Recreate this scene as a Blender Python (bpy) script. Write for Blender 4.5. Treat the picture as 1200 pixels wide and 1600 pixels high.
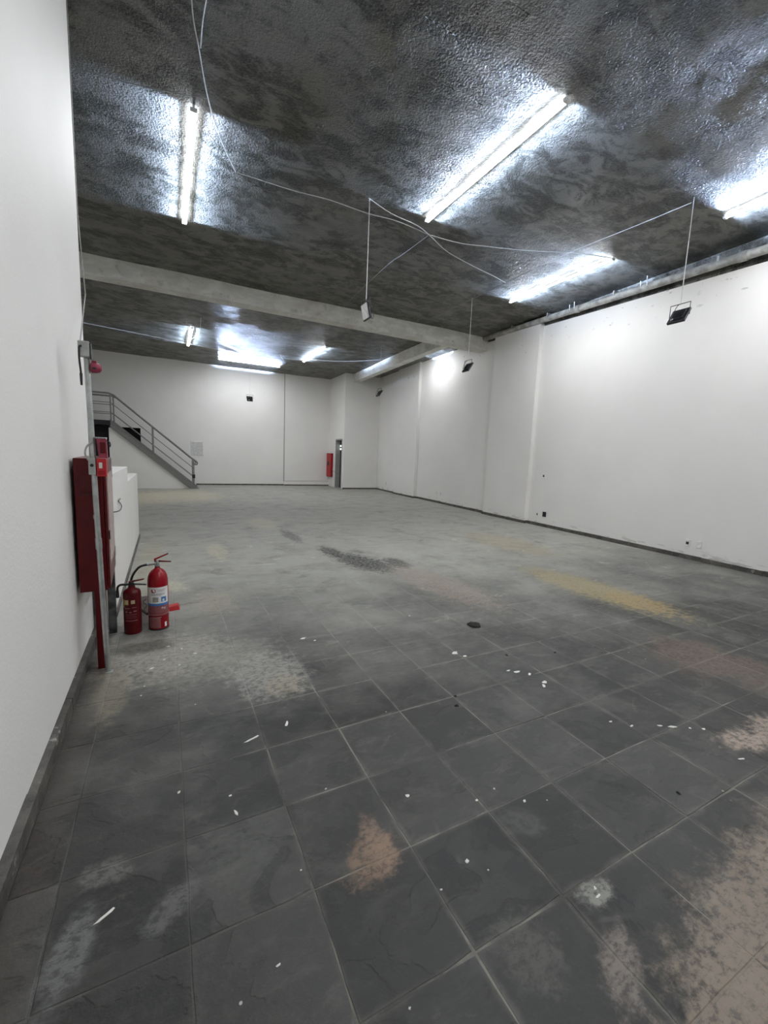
import bpy, bmesh, math, random
from mathutils import Vector, Matrix
random.seed(7)
PI = math.pi
for o in list(bpy.data.objects): bpy.data.objects.remove(o, do_unlink=True)
scene = bpy.context.scene
C = scene.collection

# ------------------------------------------------------------------ camera
FPX, YAW, PITCH, ROLL, EYE = 656.5, 0.4799, 0.1330, 0.0416, 1.54
def cam_axes():
    cy, sy = math.cos(YAW), math.sin(YAW)
    f = Vector((sy*math.cos(PITCH), cy*math.cos(PITCH), -math.sin(PITCH)))
    r = Vector((cy, -sy, 0)); u = r.cross(f)
    c, s = math.cos(ROLL), math.sin(ROLL)
    return c*r+s*u, -s*r+c*u, f
R_, U_, F_ = cam_axes()
cam_d = bpy.data.cameras.new('camera'); cam = bpy.data.objects.new('camera', cam_d); C.objects.link(cam)
cam_d.sensor_fit = 'VERTICAL'; cam_d.sensor_height = 36; cam_d.lens = FPX/1600*36
cam_d.clip_start = 0.02; cam_d.clip_end = 100
m = Matrix((R_, U_, -F_)).transposed().to_4x4(); m.translation = (0, 0, EYE)
cam.matrix_world = m
scene.camera = cam
def pix(p):
    d = Vector(p)-Vector((0, 0, EYE)); w = d.dot(F_)
    if w < 0.05: return None
    return (600+FPX*d.dot(R_)/w, 800-FPX*d.dot(U_)/w)

# ------------------------------------------------------------------ world and exposure
w = bpy.data.worlds.new('world'); scene.world = w; w.use_nodes = True
w.node_tree.nodes['Background'].inputs[0].default_value = (0.02, 0.022, 0.026, 1)   # night outside the shop
w.node_tree.nodes['Background'].inputs[1].default_value = 1.0
vs = scene.view_settings
vs.view_transform = 'Standard'; vs.look = 'None'; vs.gamma = 1; vs.use_curve_mapping = False
vs.exposure = 0.04
TUBE_STRENGTH = 142.0
SIDE_WATTS = 25.0

# ------------------------------------------------------------------ node helpers
class NT:
    def __init__(s, mat):
        s.t = mat.node_tree; s.n = s.t.nodes; s.l = s.t.links
    def new(s, typ, **kw):
        n = s.n.new(typ)
        for k, v in kw.items(): setattr(n, k, v)
        return n
    def put(s, sock, v):
        if hasattr(v, 'is_output') or isinstance(v, bpy.types.NodeSocket): s.l.new(v, sock)
        else: sock.default_value = v
    def math(s, op, a, b=0.0, c=None, clamp=False):
        n = s.new('ShaderNodeMath', operation=op, use_clamp=clamp)
        s.put(n.inputs[0], a); s.put(n.inputs[1], b)
        if c is not None: s.put(n.inputs[2], c)
        return n.outputs[0]
    def vmath(s, op, a, b=(0, 0, 0)):
        n = s.new('ShaderNodeVectorMath', operation=op)
        s.put(n.inputs[0], a); s.put(n.inputs[1], b)
        return n.outputs['Value'] if op in ('LENGTH', 'DOT_PRODUCT') else n.outputs[0]
    def noise(s, vec, scale, detail=4, rough=0.55, dist=0.0, col=False):
        n = s.new('ShaderNodeTexNoise')
        s.put(n.inputs['Vector'], vec); n.inputs['Scale'].default_value = scale
        n.inputs['Detail'].default_value = detail; n.inputs['Roughness'].default_value = rough
        n.inputs['Distortion'].default_value = dist
        return n.outputs['Color' if col else 'Fac']
    def ramp(s, v, a, b, lo=0.0, hi=1.0, smooth=True):
        n = s.new('ShaderNodeMapRange'); n.interpolation_type = 'SMOOTHSTEP' if smooth else 'LINEAR'
        s.put(n.inputs[0], v); n.inputs[1].default_value = a; n.inputs[2].default_value = b
        n.inputs[3].default_value = lo; n.inputs[4].default_value = hi
        return n.outputs[0]
    def mix(s, f, a, b, mode='MIX'):
        n = s.new('ShaderNodeMix', data_type='RGBA', blend_type=mode)
        s.put(n.inputs[0], f)
        for i, v in ((6, a), (7, b)):
            if isinstance(v, tuple) and len(v) == 3: v = (*v, 1)
            s.put(n.inputs[i], v)
        return n.outputs[2]
    def pos(s): return s.new('ShaderNodeNewGeometry').outputs['Position']
    def mapv(s, vec, loc=(0, 0, 0), rot=(0, 0, 0), scale=(1, 1, 1)):
        n = s.new('ShaderNodeMapping'); s.put(n.inputs[0], vec)
        n.inputs[1].default_value = loc; n.inputs[2].default_value = rot; n.inputs[3].default_value = scale
        return n.outputs[0]
    def bump(s, h, strength, dist, normal=None):
        n = s.new('ShaderNodeBump'); s.put(n.inputs['Height'], h)
        s.put(n.inputs['Strength'], strength); n.inputs['Distance'].default_value = dist
        if normal is not None: s.put(n.inputs['Normal'], normal)
        return n.outputs[0]

def new_mat(name):
    mt = bpy.data.materials.new(name); mt.use_nodes = True
    return mt, NT(mt), mt.node_tree.nodes['Principled BSDF']

def plain(name, col, rough=0.5, metal=0.0, var=0.12, scale=18, coat=0.0, bump=0.0, emit=0.0):
    mt, t, b = new_mat(name)
    p = t.new('ShaderNodeTexCoord').outputs['Object']
    n = t.noise(p, scale, 4)
    dark = tuple(c*(1-var) for c in col); light = tuple(min(1, c*(1+var)) for c in col)
    t.put(b.inputs['Base Color'], t.mix(t.ramp(n, .3, .7), dark, light))
    b.inputs['Roughness'].default_value = rough; b.inputs['Metallic'].default_value = metal
    b.inputs['Coat Weight'].default_value = coat
    if bump: t.put(b.inputs['Normal'], t.bump(t.noise(p, scale*4, 3), .5, bump))
    if emit:
        b.inputs['Emission Color'].default_value = (*col, 1); b.inputs['Emission Strength'].default_value = emit
    return mt

def make_wall_paint(name, base, scuff=False):
    mt, t, b = new_mat(name)
    p = t.pos()
    big = t.noise(p, .7, 4); fine = t.noise(p, 60, 3)
    col = t.mix(t.ramp(big, .3, .75), tuple(c*.94 for c in base), base)
    dirt = t.ramp(t.noise(p, 5, 6, .65), .66, .8)
    col = t.mix(t.math('MULTIPLY', dirt, .22), col, (.42, .41, .38))
    if scuff:
        z = t.new('ShaderNodeSeparateXYZ'); t.put(z.inputs[0], p)
        band = t.math('MULTIPLY', t.ramp(z.outputs[2], 4.05, 4.35), 1)
        mk = t.ramp(t.noise(t.mapv(p, scale=(1, .7, 1.6)), 7, 5, .6), .64, .69)
        col = t.mix(t.math('MULTIPLY', t.math('MULTIPLY', band, mk), .55), col, (.25, .25, .25))
        low = t.ramp(z.outputs[2], .22, .05)
        mk2 = t.ramp(t.noise(t.mapv(p, scale=(1, .5, 2)), 6, 5, .6), .52, .62)
        col = t.mix(t.math('MULTIPLY', t.math('MULTIPLY', low, mk2), .6), col, (.22, .21, .19))
    t.put(b.inputs['Base Color'], col)
    b.inputs['Roughness'].default_value = .6
    t.put(b.inputs['Normal'], t.bump(t.math('ADD', fine, t.math('MULTIPLY', t.noise(p, 8, 3), .8)), .35, .004))
    return mt

M = {}
M['wall'] = make_wall_paint('white_wall_paint', (.80, .782, .748))
M['wall_right'] = make_wall_paint('white_wall_paint_scuffed', (.80, .782, .748), True)

def make_ceiling():
    mt, t, b = new_mat('rough_concrete_ceiling')
    p = t.pos()
    warp = t.vmath('ADD', p, t.vmath('SCALE', t.noise(p, 1.2, 3, col=True)))
    big = t.noise(p, .9, 6, .62, .6)
    mid = t.noise(t.mapv(p, scale=(.8, 1.5, 1)), 2.6, 7, .72, .8)
    fine = t.noise(p, 40, 4, .6)
    col = t.mix(t.ramp(mid, .43, .57), (.032, .031, .025), (.165, .160, .140))
    col = t.mix(t.math('MULTIPLY', t.ramp(big, .50, .60), .7), col, (.175, .170, .152))
    # damp dark-green and reddish areas
    col = t.mix(t.math('MULTIPLY', t.ramp(t.noise(p, 1.9, 9, .74), .52, .57), .7), col, (.033, .034, .023))
    col = t.mix(t.math('MULTIPLY', t.ramp(t.noise(t.mapv(p, loc=(3, 8, 0)), 1.1, 4), .6, .7), .35), col, (.075, .055, .048))
    # whitish efflorescence flecks
    fl = t.math('MULTIPLY', t.ramp(t.noise(p, 11, 5, .7), .62, .74), t.ramp(t.noise(p, 1.3, 3), .45, .62))
    col = t.mix(t.math('MULTIPLY', fl, .45), col, (.30, .30, .28))
    col = t.mix(t.math('MULTIPLY', t.ramp(fine, .40, .70), .35), col, (.20, .195, .175))
    # cracks between the slab blocks
    br = t.new('ShaderNodeTexBrick'); t.put(br.inputs['Vector'], t.mapv(p, loc=(.13, .07, 0), rot=(0, 0, 0)))
    br.inputs['Scale'].default_value = 1; br.inputs['Brick Width'].default_value = .9; br.inputs['Row Height'].default_value = .42
    br.inputs['Mortar Size'].default_value = .006; br.inputs['Mortar Smooth'].default_value = .2
    cr = t.math('MULTIPLY', br.outputs['Fac'], t.ramp(t.noise(p, 1.9, 4, .6), .56, .64))
    col = t.mix(t.math('MULTIPLY', cr, .9), col, (.008, .008, .008))
    t.put(b.inputs['Base Color'], col)
    t.put(b.inputs['Roughness'], t.ramp(t.noise(p, 3.1, 4), .3, .7, .34, .50))
    b.inputs['Specular IOR Level'].default_value = .42
    h = t.math('ADD', t.math('MULTIPLY', fine, .55), t.math('MULTIPLY', t.noise(p, 60, 2), .3))
    h = t.math('ADD', h, t.math('MULTIPLY', t.noise(p, 9, 5, .6), .5))
    h = t.math('SUBTRACT', h, t.math('MULTIPLY', cr, .8))
    t.put(b.inputs['Normal'], t.bump(h, t.ramp(t.noise(p, .8, 3), .35, .65, .45, 1.0), .038))
    return mt
M['ceiling'] = make_ceiling()

def make_beam():
    mt, t, b = new_mat('pale_concrete_beam')
    p = t.pos()
    n1 = t.noise(t.mapv(p, scale=(1.2, 1.2, 3)), 2.2, 6, .62, .5)
    col = t.mix(t.ramp(n1, .35, .7), (.62, .61, .555), (.80, .79, .73))
    col = t.mix(t.math('MULTIPLY', t.ramp(t.noise(p, 5, 5, .65), .56, .7), .6), col, (.40, .385, .345))
    col = t.mix(t.math('MULTIPLY', t.ramp(t.noise(t.mapv(p, loc=(5, 1, 2)), 1.3, 3), .56, .68), .4), col, (.50, .41, .36))
    t.put(b.inputs['Base Color'], col); b.inputs['Roughness'].default_value = .8
    t.put(b.inputs['Normal'], t.bump(t.noise(p, 14, 5, .65), .7, .02))
    return mt
M['beam'] = make_beam()

# ------------------------------------------------------------------ floor material: slate with stains
TX0, TY0, TS = 0.03, 0.845, 0.40
def stain(t, p, wob, cx, cy, rx, ry, ang=0, soft=.25):
    """noisy elliptic blot on the floor around (cx, cy)"""
    v = t.mapv(t.vmath('SUBTRACT', p, (cx, cy, 0)), rot=(0, 0, -ang))
    v = t.vmath('MULTIPLY', v, (1/rx, 1/ry, 0))
    d = t.math('ADD', t.vmath('LENGTH', v), wob)
    return t.ramp(d, 1+soft, 1-soft)
def make_floor(name, grout):
    mt, t, b = new_mat(name)
    p = t.pos()
    cell = t.vmath('FLOOR', t.vmath('MULTIPLY', t.vmath('SUBTRACT', p, (TX0, TY0, 0)), (1/TS, 1/TS, 0)))
    wn = t.new('ShaderNodeTexWhiteNoise', noise_dimensions='2D'); t.put(wn.inputs[0], cell)
    rnd = wn.outputs[0]
    sep = t.new('ShaderNodeSeparateXYZ'); t.put(sep.inputs[0], p)
    off = t.vmath('SCALE', wn.outputs[1]); off.node.inputs['Scale'].default_value = 7.0
    pt = t.vmath('ADD', p, off)                               # own grain for every tile
    # cleft layers of the slate
    cl = t.noise(t.mapv(pt, scale=(1, 1.3, 1)), 3.2, 5, .5, .7)
    fine = t.noise(pt, 22, 6, .65)
    tiny = t.noise(p, 150, 3, .6)
    if grout:
        col = t.mix(t.ramp(t.noise(p, 2.2, 5, .65), .40, .60), (.045, .043, .038), (.20, .19, .16))
        col = t.mix(t.ramp(sep.outputs[0], .1, .6, .75, 0), col, (.035, .033, .030))
        h = tiny
    else:
        col = t.mix(t.ramp(cl, .35, .66), (.019, .019, .0178), (.040, .0395, .036))
        col = t.mix(t.math('MULTIPLY', t.ramp(cl, .485, .50), .45), col, (.075, .0735, .066))
        col = t.mix(t.math('MULTIPLY', t.ramp(t.noise(pt, 1.7, 3, .5, 1.0), .55, .565), .5), col, (.014, .014, .0135))
        col = t.mix(t.math('MULTIPLY', t.ramp(rnd, 0, 1), .75), col, (.048, .047, .043))
        col = t.mix(t.math('MULTIPLY', t.ramp(fine, .45, .75), .35), col, (.105, .102, .09))
        sm = t.noise(t.mapv(p, rot=(0, 0, .4), scale=(1, 2.2, 1)), 4.0, 8, .72, .5)
        col = t.mix(t.math('MULTIPLY', t.ramp(sm, .50, .66), .55), col, (.105, .102, .092))
        col = t.mix(t.math('MULTIPLY', t.ramp(t.noise(p, 75, 4, .7), .58, .72), .35), col, (.12, .117, .105))
        at = t.new('ShaderNodeAttribute', attribute_type='OBJECT', attribute_name='tint')
        tf = t.math('MULTIPLY', t.math('ADD', at.outputs['Fac'], 1.0), .70)
        mul = t.new('ShaderNodeCombineColor')
        for k in range(3): t.put(mul.inputs[k], tf)
        col = t.mix(1.0, col, mul.outputs[0], 'MULTIPLY')
        step = t.ramp(cl, .47, .50)
        h = t.math('ADD', t.math('MULTIPLY', cl, .55), t.math('MULTIPLY', fine, .25))
        h = t.math('ADD', h, t.math('MULTIPLY', step, .10))
        h = t.math('ADD', h, t.math('MULTIPLY', tiny, .05))
    wob = t.math('SUBTRACT', t.math('MULTIPLY', t.noise(p, 4.5, 7, .68), 2.2), 1.1)
    wobf = t.math('SUBTRACT', t.math('MULTIPLY', t.noise(p, 13, 6, .7), 2.4), 1.2)
    if not grout:
        fr = t.vmath('FRACTION', t.vmath('MULTIPLY', t.vmath('SUBTRACT', p, (TX0, TY0, 0)), (1/TS, 1/TS, 0)))
        fs = t.new('ShaderNodeSeparateXYZ'); t.put(fs.inputs[0], fr)
        ex_ = t.math('MINIMUM', fs.outputs[0], t.math('SUBTRACT', 1.0, fs.outputs[0]))
        ey_ = t.math('MINIMUM', fs.outputs[1], t.math('SUBTRACT', 1.0, fs.outputs[1]))
        ed = t.math('ADD', t.math('MINIMUM', ex_, ey_), t.math('MULTIPLY', t.math('SUBTRACT', t.noise(p, 5, 6, .7), .5), .22))
        em_ = t.math('MULTIPLY', t.ramp(ed, .055, -.04), t.ramp(t.noise(p, 40, 4, .7), .3, .6, .3, 1))
        col = t.mix(t.math('MULTIPLY', t.math('MULTIPLY', em_, t.ramp(sep.outputs[0], .1, .6, .25, 1)), .85), col, (.135, .13, .113))
        vein = t.ramp(t.math('ABSOLUTE', t.math('SUBTRACT', t.noise(pt, 1.6, 2, .4, .3), .5)), .008, .002)
        col = t.mix(t.math('MULTIPLY', t.math('MULTIPLY', vein, t.ramp(t.noise(pt, 3.3, 2), .52, .6)), .22), col, (.14, .135, .12))
    # dusty layer with grazing sheen painted in: paler towards the back, ragged edge
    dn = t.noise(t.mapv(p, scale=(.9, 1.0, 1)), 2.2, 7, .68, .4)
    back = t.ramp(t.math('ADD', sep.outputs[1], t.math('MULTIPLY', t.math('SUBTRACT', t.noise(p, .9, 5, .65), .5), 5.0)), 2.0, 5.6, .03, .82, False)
    dust_sheen = t.math('MULTIPLY', t.ramp(dn, .12, .58, .35, 1.0), back)
    col = t.mix(dust_sheen, col, (.39, .385, .343))
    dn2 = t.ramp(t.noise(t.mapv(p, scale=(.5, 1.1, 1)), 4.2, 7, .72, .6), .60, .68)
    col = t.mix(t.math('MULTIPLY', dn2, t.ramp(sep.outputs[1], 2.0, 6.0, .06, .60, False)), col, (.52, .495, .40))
    dk2 = t.ramp(t.noise(t.mapv(p, loc=(4, 9, 0), scale=(.6, 1, 1)), 2.6, 8, .75, .5), .57, .66)
    col = t.mix(t.math('MULTIPLY', dk2, t.ramp(sep.outputs[1], 1.0, 5.0, .15, .42, False)), col, (.06, .059, .054))
    TAN, BRN, WHT, YEL, DRK, PNK, SND = (.225, .185, .145), (.20, .135, .09), (.42, .41, .37), (.33, .265, .12), (.022, .023, .022), (.32, .255, .205), (.46, .42, .31)
    S = [  # cx, cy, rx, ry, angle, colour, strength, fine wobble
        (2.0, .22, .80, .36, .06, TAN, .95, 0), (1.42, .38, .26, .17, .5, TAN, .9, 1), (2.6, .45, .55, .28, 0, TAN, .9, 0), (1.75, .50, .30, .14, .3, TAN, .8, 1),
        (.675, 1.265, .12, .085, .3, BRN, .9, 1), (.72, 1.31, .05, .12, .1, (.25, .17, .12), .7, 1),
        (2.93, 1.0, .16, .085, -.25, PNK, .95, 1), (3.25, .98, .22, .10, 0, PNK, .8, 1),
        (.60, 2.80, .24, .30, .2, WHT, .50, 1), (.66, 2.62, .12, .13, 0, (.30, .26, .19), .6, 1),
        (-.08, 3.38, .42, .34, 0, (.36, .34, .29), .72, 1), (.22, 3.15, .45, .28, .2, (.30, .29, .25), .5, 1),
        (-.18, 3.55, .22, .10, 0, (.03, .028, .02), .75, 1),
        (-.35, 2.95, .10, .32, 0, (.24, .21, .15), .6, 1),
        (4.70, 3.30, .34, .95, .05, YEL, .72, 1), (4.75, 2.75, .26, .35, 0, (.31, .215, .09), .6, 1), (5.7, 5.9, .5, 1.0, 0, (.30, .24, .11), .45, 0),
        (2.50, 5.40, .27, .62, .28, DRK, .97, 1), (2.95, 5.2, .16, .30, 0, DRK, .9, 1), (2.28, 6.15, .14, .35, 0, DRK, .9, 1), (2.02, 7.6, .12, .6, 0, DRK, .6, 1),
        (2.95, 4.15, .30, .9, .1, PNK, .55, 1), (3.3, 6.3, .3, .9, 0, WHT, .35, 1),
        (.30, 15.0, 1.25, 1.9, 0, SND, .92, 0), (-.9, 14.3, .9, 1.7, 0, SND, .9, 0),
        (.66, 6.7, .14, .5, 0, SND, .75, 1), (1.8, 9.1, .28, .7, 0, SND, .6, 1), (.40, 4.42, .2, .35, 0, (.33, .29, .22), .6, 1),
        (-.22, 6.2, .16, 1.6, 0, (.30, .27, .19), .65, 1), (.05, 5.1, .10, .25, .3, (.5, .46, .34), .6, 1),
        (3.9, 1.65, .35, .40, .2, (.17, .115, .085), .55, 0),
        (-.30, 1.36, .055, .13, -.18, (.16, .16, .155), .75, 0), (-.23, 1.62, .08, .05, 0, (.17, .165, .15), .6, 1),
        (-.02, 1.40, .09, .05, .6, (.15, .148, .14), .55, 1), (.22, 1.50, .17, .13, .5, (.088, .09, .08), .6, 0),
        (1.31, 1.14, .10, .06, -.5, (.10, .098, .09), .5, 0),
        (1.35, .80, .07, .04, 0, (.30, .30, .26), .7, 1), (1.22, .62, .12, .05, .6, (.27, .23, .2), .6, 1), (.98, .78, .10, .10, 0, (.10, .10, .085), .6, 1),
        (1.88, 1.125, .085, .018, -.75, (.018, .018, .017), .8, 0), 
        
        (-.5, 2.0, .10, 2.4, 0, (.075, .062, .052), .6, 0),
    ]
    brk = t.ramp(t.noise(t.mapv(p, scale=(1, 1.5, 1)), 26, 6, .72), .38, .56, .25, 1.0)
    for cx, cy, rx, ry, a, c, k, f in S:
        msk = stain(t, p, wobf if f else wob, cx, cy, rx, ry, a, .38 if f else .40)
        col = t.mix(t.math('MULTIPLY', t.math('MULTIPLY', msk, brk), k), col, c)
    # paint specks
    sp = t.new('ShaderNodeTexVoronoi'); t.put(sp.inputs['Vector'], p); sp.inputs['Scale'].default_value = 9
    spk = t.math('MULTIPLY', t.ramp(sp.outputs['Distance'], .055, .03), t.ramp(t.noise(p, 1.4, 2), .56, .6))
    col = t.mix(t.math('MULTIPLY', spk, .8), col, (.5, .49, .44))
    t.put(b.inputs['Base Color'], col)
    t.put(b.inputs['Roughness'], t.math('ADD', t.math('MULTIPLY', dust_sheen, .25), t.ramp(fine, .3, .75, .40, .56)))
    b.inputs['Specular IOR Level'].default_value = .28
    t.put(b.inputs['Normal'], t.bump(h, .8, .014 if not grout else .004))
    return mt
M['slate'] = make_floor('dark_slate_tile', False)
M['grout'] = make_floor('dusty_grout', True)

def make_skirting():
    mt, t, b = new_mat('worn_slate_skirting')
    p = t.pos()
    col = t.mix(t.ramp(t.noise(p, 6, 6, .65), .35, .65), (.045, .042, .038), (.115, .105, .092))
    col = t.mix(t.math('MULTIPLY', t.ramp(t.noise(p, 9, 5, .7), .60, .68), .8), col, (.36, .35, .31))
    t.put(b.inputs['Base Color'], col); b.inputs['Roughness'].default_value = .6
    t.put(b.inputs['Normal'], t.bump(t.noise(p, 25, 4), .5, .01))
    return mt
M['skirting'] = make_skirting()
M['tube'] = plain('lit_tube', (.95, .97, 1.0), .4, var=0, emit=TUBE_STRENGTH)
M['tube_back'] = plain('dim_tube_back', (.85, .92, 1.0), .4, var=0, emit=26.0)
M['plastic_white'] = plain('white_plastic', (.75, .75, .73), .4)
M['cable_white'] = plain('white_cable', (.62, .62, .60), .5)
M['cable_grey'] = plain('grey_cable', (.30, .30, .29), .5)
M['black_metal'] = plain('black_painted_metal', (.012, .013, .018), .35)
M['black_rubber'] = plain('black_rubber', (.012, .012, .012), .5)
M['frost'] = plain('frosted_glass', (.62, .62, .58), .3)
M['red'] = plain('red_enamel', (.25, .005, .010), .26, var=.12, scale=6, coat=.1)
M['red_dark'] = plain('dark_red_enamel', (.085, .002, .004), .32, var=.15, scale=6, coat=.0)
M['red_bright'] = plain('bright_red_plastic', (.42, .02, .025), .4)
M['steel'] = plain('galvanised_steel', (.42, .44, .43), .38, .75, var=.2, scale=12)
M['grey_paint'] = plain('grey_painted_steel', (.21, .21, .20), .5, .2)
M['grey_box'] = plain('grey_plastic', (.33, .34, .32), .5)
M['pipe'] = plain('dirty_cream_pvc', (.33, .32, .285), .5, var=.35, scale=7)
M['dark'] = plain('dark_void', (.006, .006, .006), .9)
M['paper'] = plain('white_label', (.72, .72, .70), .5)
M['label_blue'] = plain('label_blue', (.05, .17, .42), .5)
M['label_tan'] = plain('label_tan', (.42, .33, .20), .5)
M['label_yellow'] = plain('label_yellow', (.45, .30, .09), .5)
M['label_grey'] = plain('label_grey', (.28, .27, .28), .5)
M['label_red'] = plain('label_red', (.33, .03, .04), .5)
M['label_clear'] = plain('faded_sticker', (.24, .075, .08), .35)
M['label_green'] = plain('green_ink', (.10, .22, .10), .6)
M['chip'] = plain('white_paint_chip', (.66, .65, .60), .7)
M['rag'] = plain('black_rag', (.012, .011, .009), .9, bump=.01)
M['door'] = plain('grey_door', (.30, .30, .30), .5)
M['bright'] = plain('lit_louvre', (.85, .87, .85), .5, emit=1.2)
M['mottled'] = plain('peeled_shaded_paint', (.05, .05, .05), .5, var=.95, scale=14)  # peeled mottled paint, with the far leg's shade put into its colour
M['cab_glass'] = plain('pink_reflection_glass', (.50, .36, .34), .2)  # pinkish wall reflection painted into the glass colour
M['grey_cover'] = plain('pale_grey_cover', (.58, .58, .56), .5)
M['maroon'] = plain('faded_maroon_plastic', (.23, .035, .06), .4, var=.25)

for k_ in ('red_dark', 'red', 'maroon', 'red_bright'):
    M[k_].node_tree.nodes['Principled BSDF'].inputs['Specular IOR Level'].default_value = .28

# ------------------------------------------------------------------ mesh helpers
class MB:
    def __init__(s): s.v = []; s.f = []
    def add(s, vs_, fs):
        k = len(s.v); s.v += [tuple(v) for v in vs_]; s.f += [tuple(i+k for i in f) for f in fs]; return s
    def box(s, x0, x1, y0, y1, z0, z1, bev=0.0):
        if bev > 0:
            bm = bmesh.new(); bmesh.ops.create_cube(bm, size=1)
            for v in bm.verts:
                v.co = Vector(((x0+x1)/2+v.co.x*(x1-x0), (y0+y1)/2+v.co.y*(y1-y0), (z0+z1)/2+v.co.z*(z1-z0)))
            bmesh.ops.bevel(bm, geom=bm.edges[:], offset=bev, segments=2, affect='EDGES', profile=.5)
            bm.verts.index_update()
            s.add([v.co for v in bm.verts], [[v.index for v in f.verts] for f in bm.faces]); bm.free(); return s
        return s.prism([(x0, y0), (x1, y0), (x1, y1), (x0, y1)], z0, z1)
    def prism(s, poly, z0, z1):
        n = len(poly)
        return s.add([(x, y, z0) for x, y in poly]+[(x, y, z1) for x, y in poly],
              [tuple(range(n-1, -1, -1)), tuple(range(n, 2*n))]+[(i, (i+1) % n, n+(i+1) % n, n+i) for i in range(n)])
    def hexa(s, pts):   # 4 bottom (ccw), 4 top
        return s.add(pts, [(3, 2, 1, 0), (4, 5, 6, 7)]+[(i, (i+1) % 4, 4+(i+1) % 4, 4+i) for i in range(4)])
    def tube(s, path, r, n=8, cap=True):
        path = [Vector(q) for q in path]; k0 = len(s.v); rings = []
        rr = r if isinstance(r, (list, tuple)) else [r]*len(path)
        prev = None
        for i, q in enumerate(path):
            d = (path[min(i+1, len(path)-1)]-path[max(i-1, 0)]).normalized()
            if prev is None:
                a = d.orthogonal().normalized()
            else:
                a = (prev-d*prev.dot(d)); a = a.normalized() if a.length > 1e-6 else d.orthogonal().normalized()
            prev = a; b2 = d.cross(a)
            s.v += [tuple(q+(a*math.cos(2*PI*j/n)+b2*math.sin(2*PI*j/n))*rr[i]) for j in range(n)]
        for i in range(len(path)-1):
            for j in range(n):
                a0 = k0+i*n+j; a1 = k0+i*n+(j+1) % n
                s.f.append((a0, a1, a1+n, a0+n))
        if cap:
            s.f.append(tuple(k0+j for j in range(n-1, -1, -1))); s.f.append(tuple(k0+(len(path)-1)*n+j for j in range(n)))
        return s
    def lathe(s, prof, c=(0, 0, 0), n=28):
        k0 = len(s.v)
        for r, z in prof: s.v += [(c[0]+r*math.cos(2*PI*j/n), c[1]+r*math.sin(2*PI*j/n), c[2]+z) for j in range(n)]
        for i in range(len(prof)-1):
            for j in range(n):
                a0 = k0+i*n+j; a1 = k0+i*n+(j+1) % n
                s.f.append((a0, a1, a1+n, a0+n))
        s.f.append(tuple(k0+j for j in range(n-1, -1, -1))); s.f.append(tuple(k0+(len(prof)-1)*n+j for j in range(n)))
        return s
    def cyl_patch(s, c, r, a0, a1, z0, z1, n=10):
        k0 = len(s.v)
        for i in range(n+1):
            a = a0+(a1-a0)*i/n
            for z in (z0, z1): s.v.append((c[0]+r*math.cos(a), c[1]+r*math.sin(a), c[2]+z))
        for i in range(n): s.f.append((k0+2*i, k0+2*i+2, k0+2*i+3, k0+2*i+1))
        return s
    def mesh(s, name, mat, smooth=False):
        me = bpy.data.meshes.new(name); me.from_pydata(s.v, [], s.f); me.update()
        bm = bmesh.new(); bm.from_mesh(me); bmesh.ops.recalc_face_normals(bm, faces=bm.faces[:]); bm.to_mesh(me); bm.free()
        me.materials.append(M[mat] if isinstance(mat, str) else mat)
        if smooth:
            me.polygons.foreach_set('use_smooth', [True]*len(me.polygons))
            try: me.set_sharp_from_angle(angle=math.radians(40))
            except Exception: pass
        return me
    def build(s, name, mat, parent=None, smooth=False, loc=None, rot=None):
        o = bpy.data.objects.new(name, s.mesh(name, mat, smooth)); C.objects.link(o)
        if parent: o.parent = parent
        if loc: o.location = loc
        if rot: o.rotation_euler = rot
        return o
def tag(o, label=None, cat=None, group=None, kind=None):
    if label: o['label'] = label
    if cat: o['category'] = cat
    if group: o['group'] = group
    if kind: o['kind'] = kind
    return o
def thing(name, loc, label, cat, group=None, rotz=0):
    o = bpy.data.objects.new(name, None); C.objects.link(o); o.location = loc; o.rotation_euler = (0, 0, rotz)
    o.empty_display_size = .1
    return tag(o, label, cat, group)
def struct(name, mb, mat, label=None, parent=None, smooth=False):
    o = mb.build(name, mat, parent, smooth)
    if parent is None: o['kind'] = 'structure'
    if label: o['label'] = label
    return o
def bez(p0, p1, p2, p3, n=14):
    P = [Vector(q) for q in (p0, p1, p2, p3)]
    return [P[0]*(1-t)**3+P[1]*3*t*(1-t)**2+P[2]*3*t*t*(1-t)+P[3]*t**3 for t in [i/n for i in range(n+1)]]
def smooth_path(pts, sub=6):
    P = [Vector(q) for q in pts]; out = []
    for i in range(len(P)-1):
        a, b_, c, d = P[max(i-1, 0)], P[i], P[i+1], P[min(i+2, len(P)-1)]
        for k in range(sub):
            t = k/sub
            out.append(.5*((2*b_)+(c-a)*t+(2*a-5*b_+4*c-d)*t*t+(-a+3*b_-3*c+d)*t**3))
    out.append(P[-1]); return out

# ------------------------------------------------------------------ room shell
HC = 4.97                 # ceiling
XL, YLEND = -.55, 4.12    # near left wall
XFL = -3.2                # far left wall
YF, YB = 19.3, -2.6       # far wall, front of the shop behind the camera
RX = lambda y: 7.72+.049*y
XD, YD = 6.92, 17.35      # corner of the door lobby

floor = struct('floor', MB().box(XFL, 9.0, YB, YF+.2, -.25, -.0015), 'grout', 'dark slate tiled floor with dusty grout')

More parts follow.
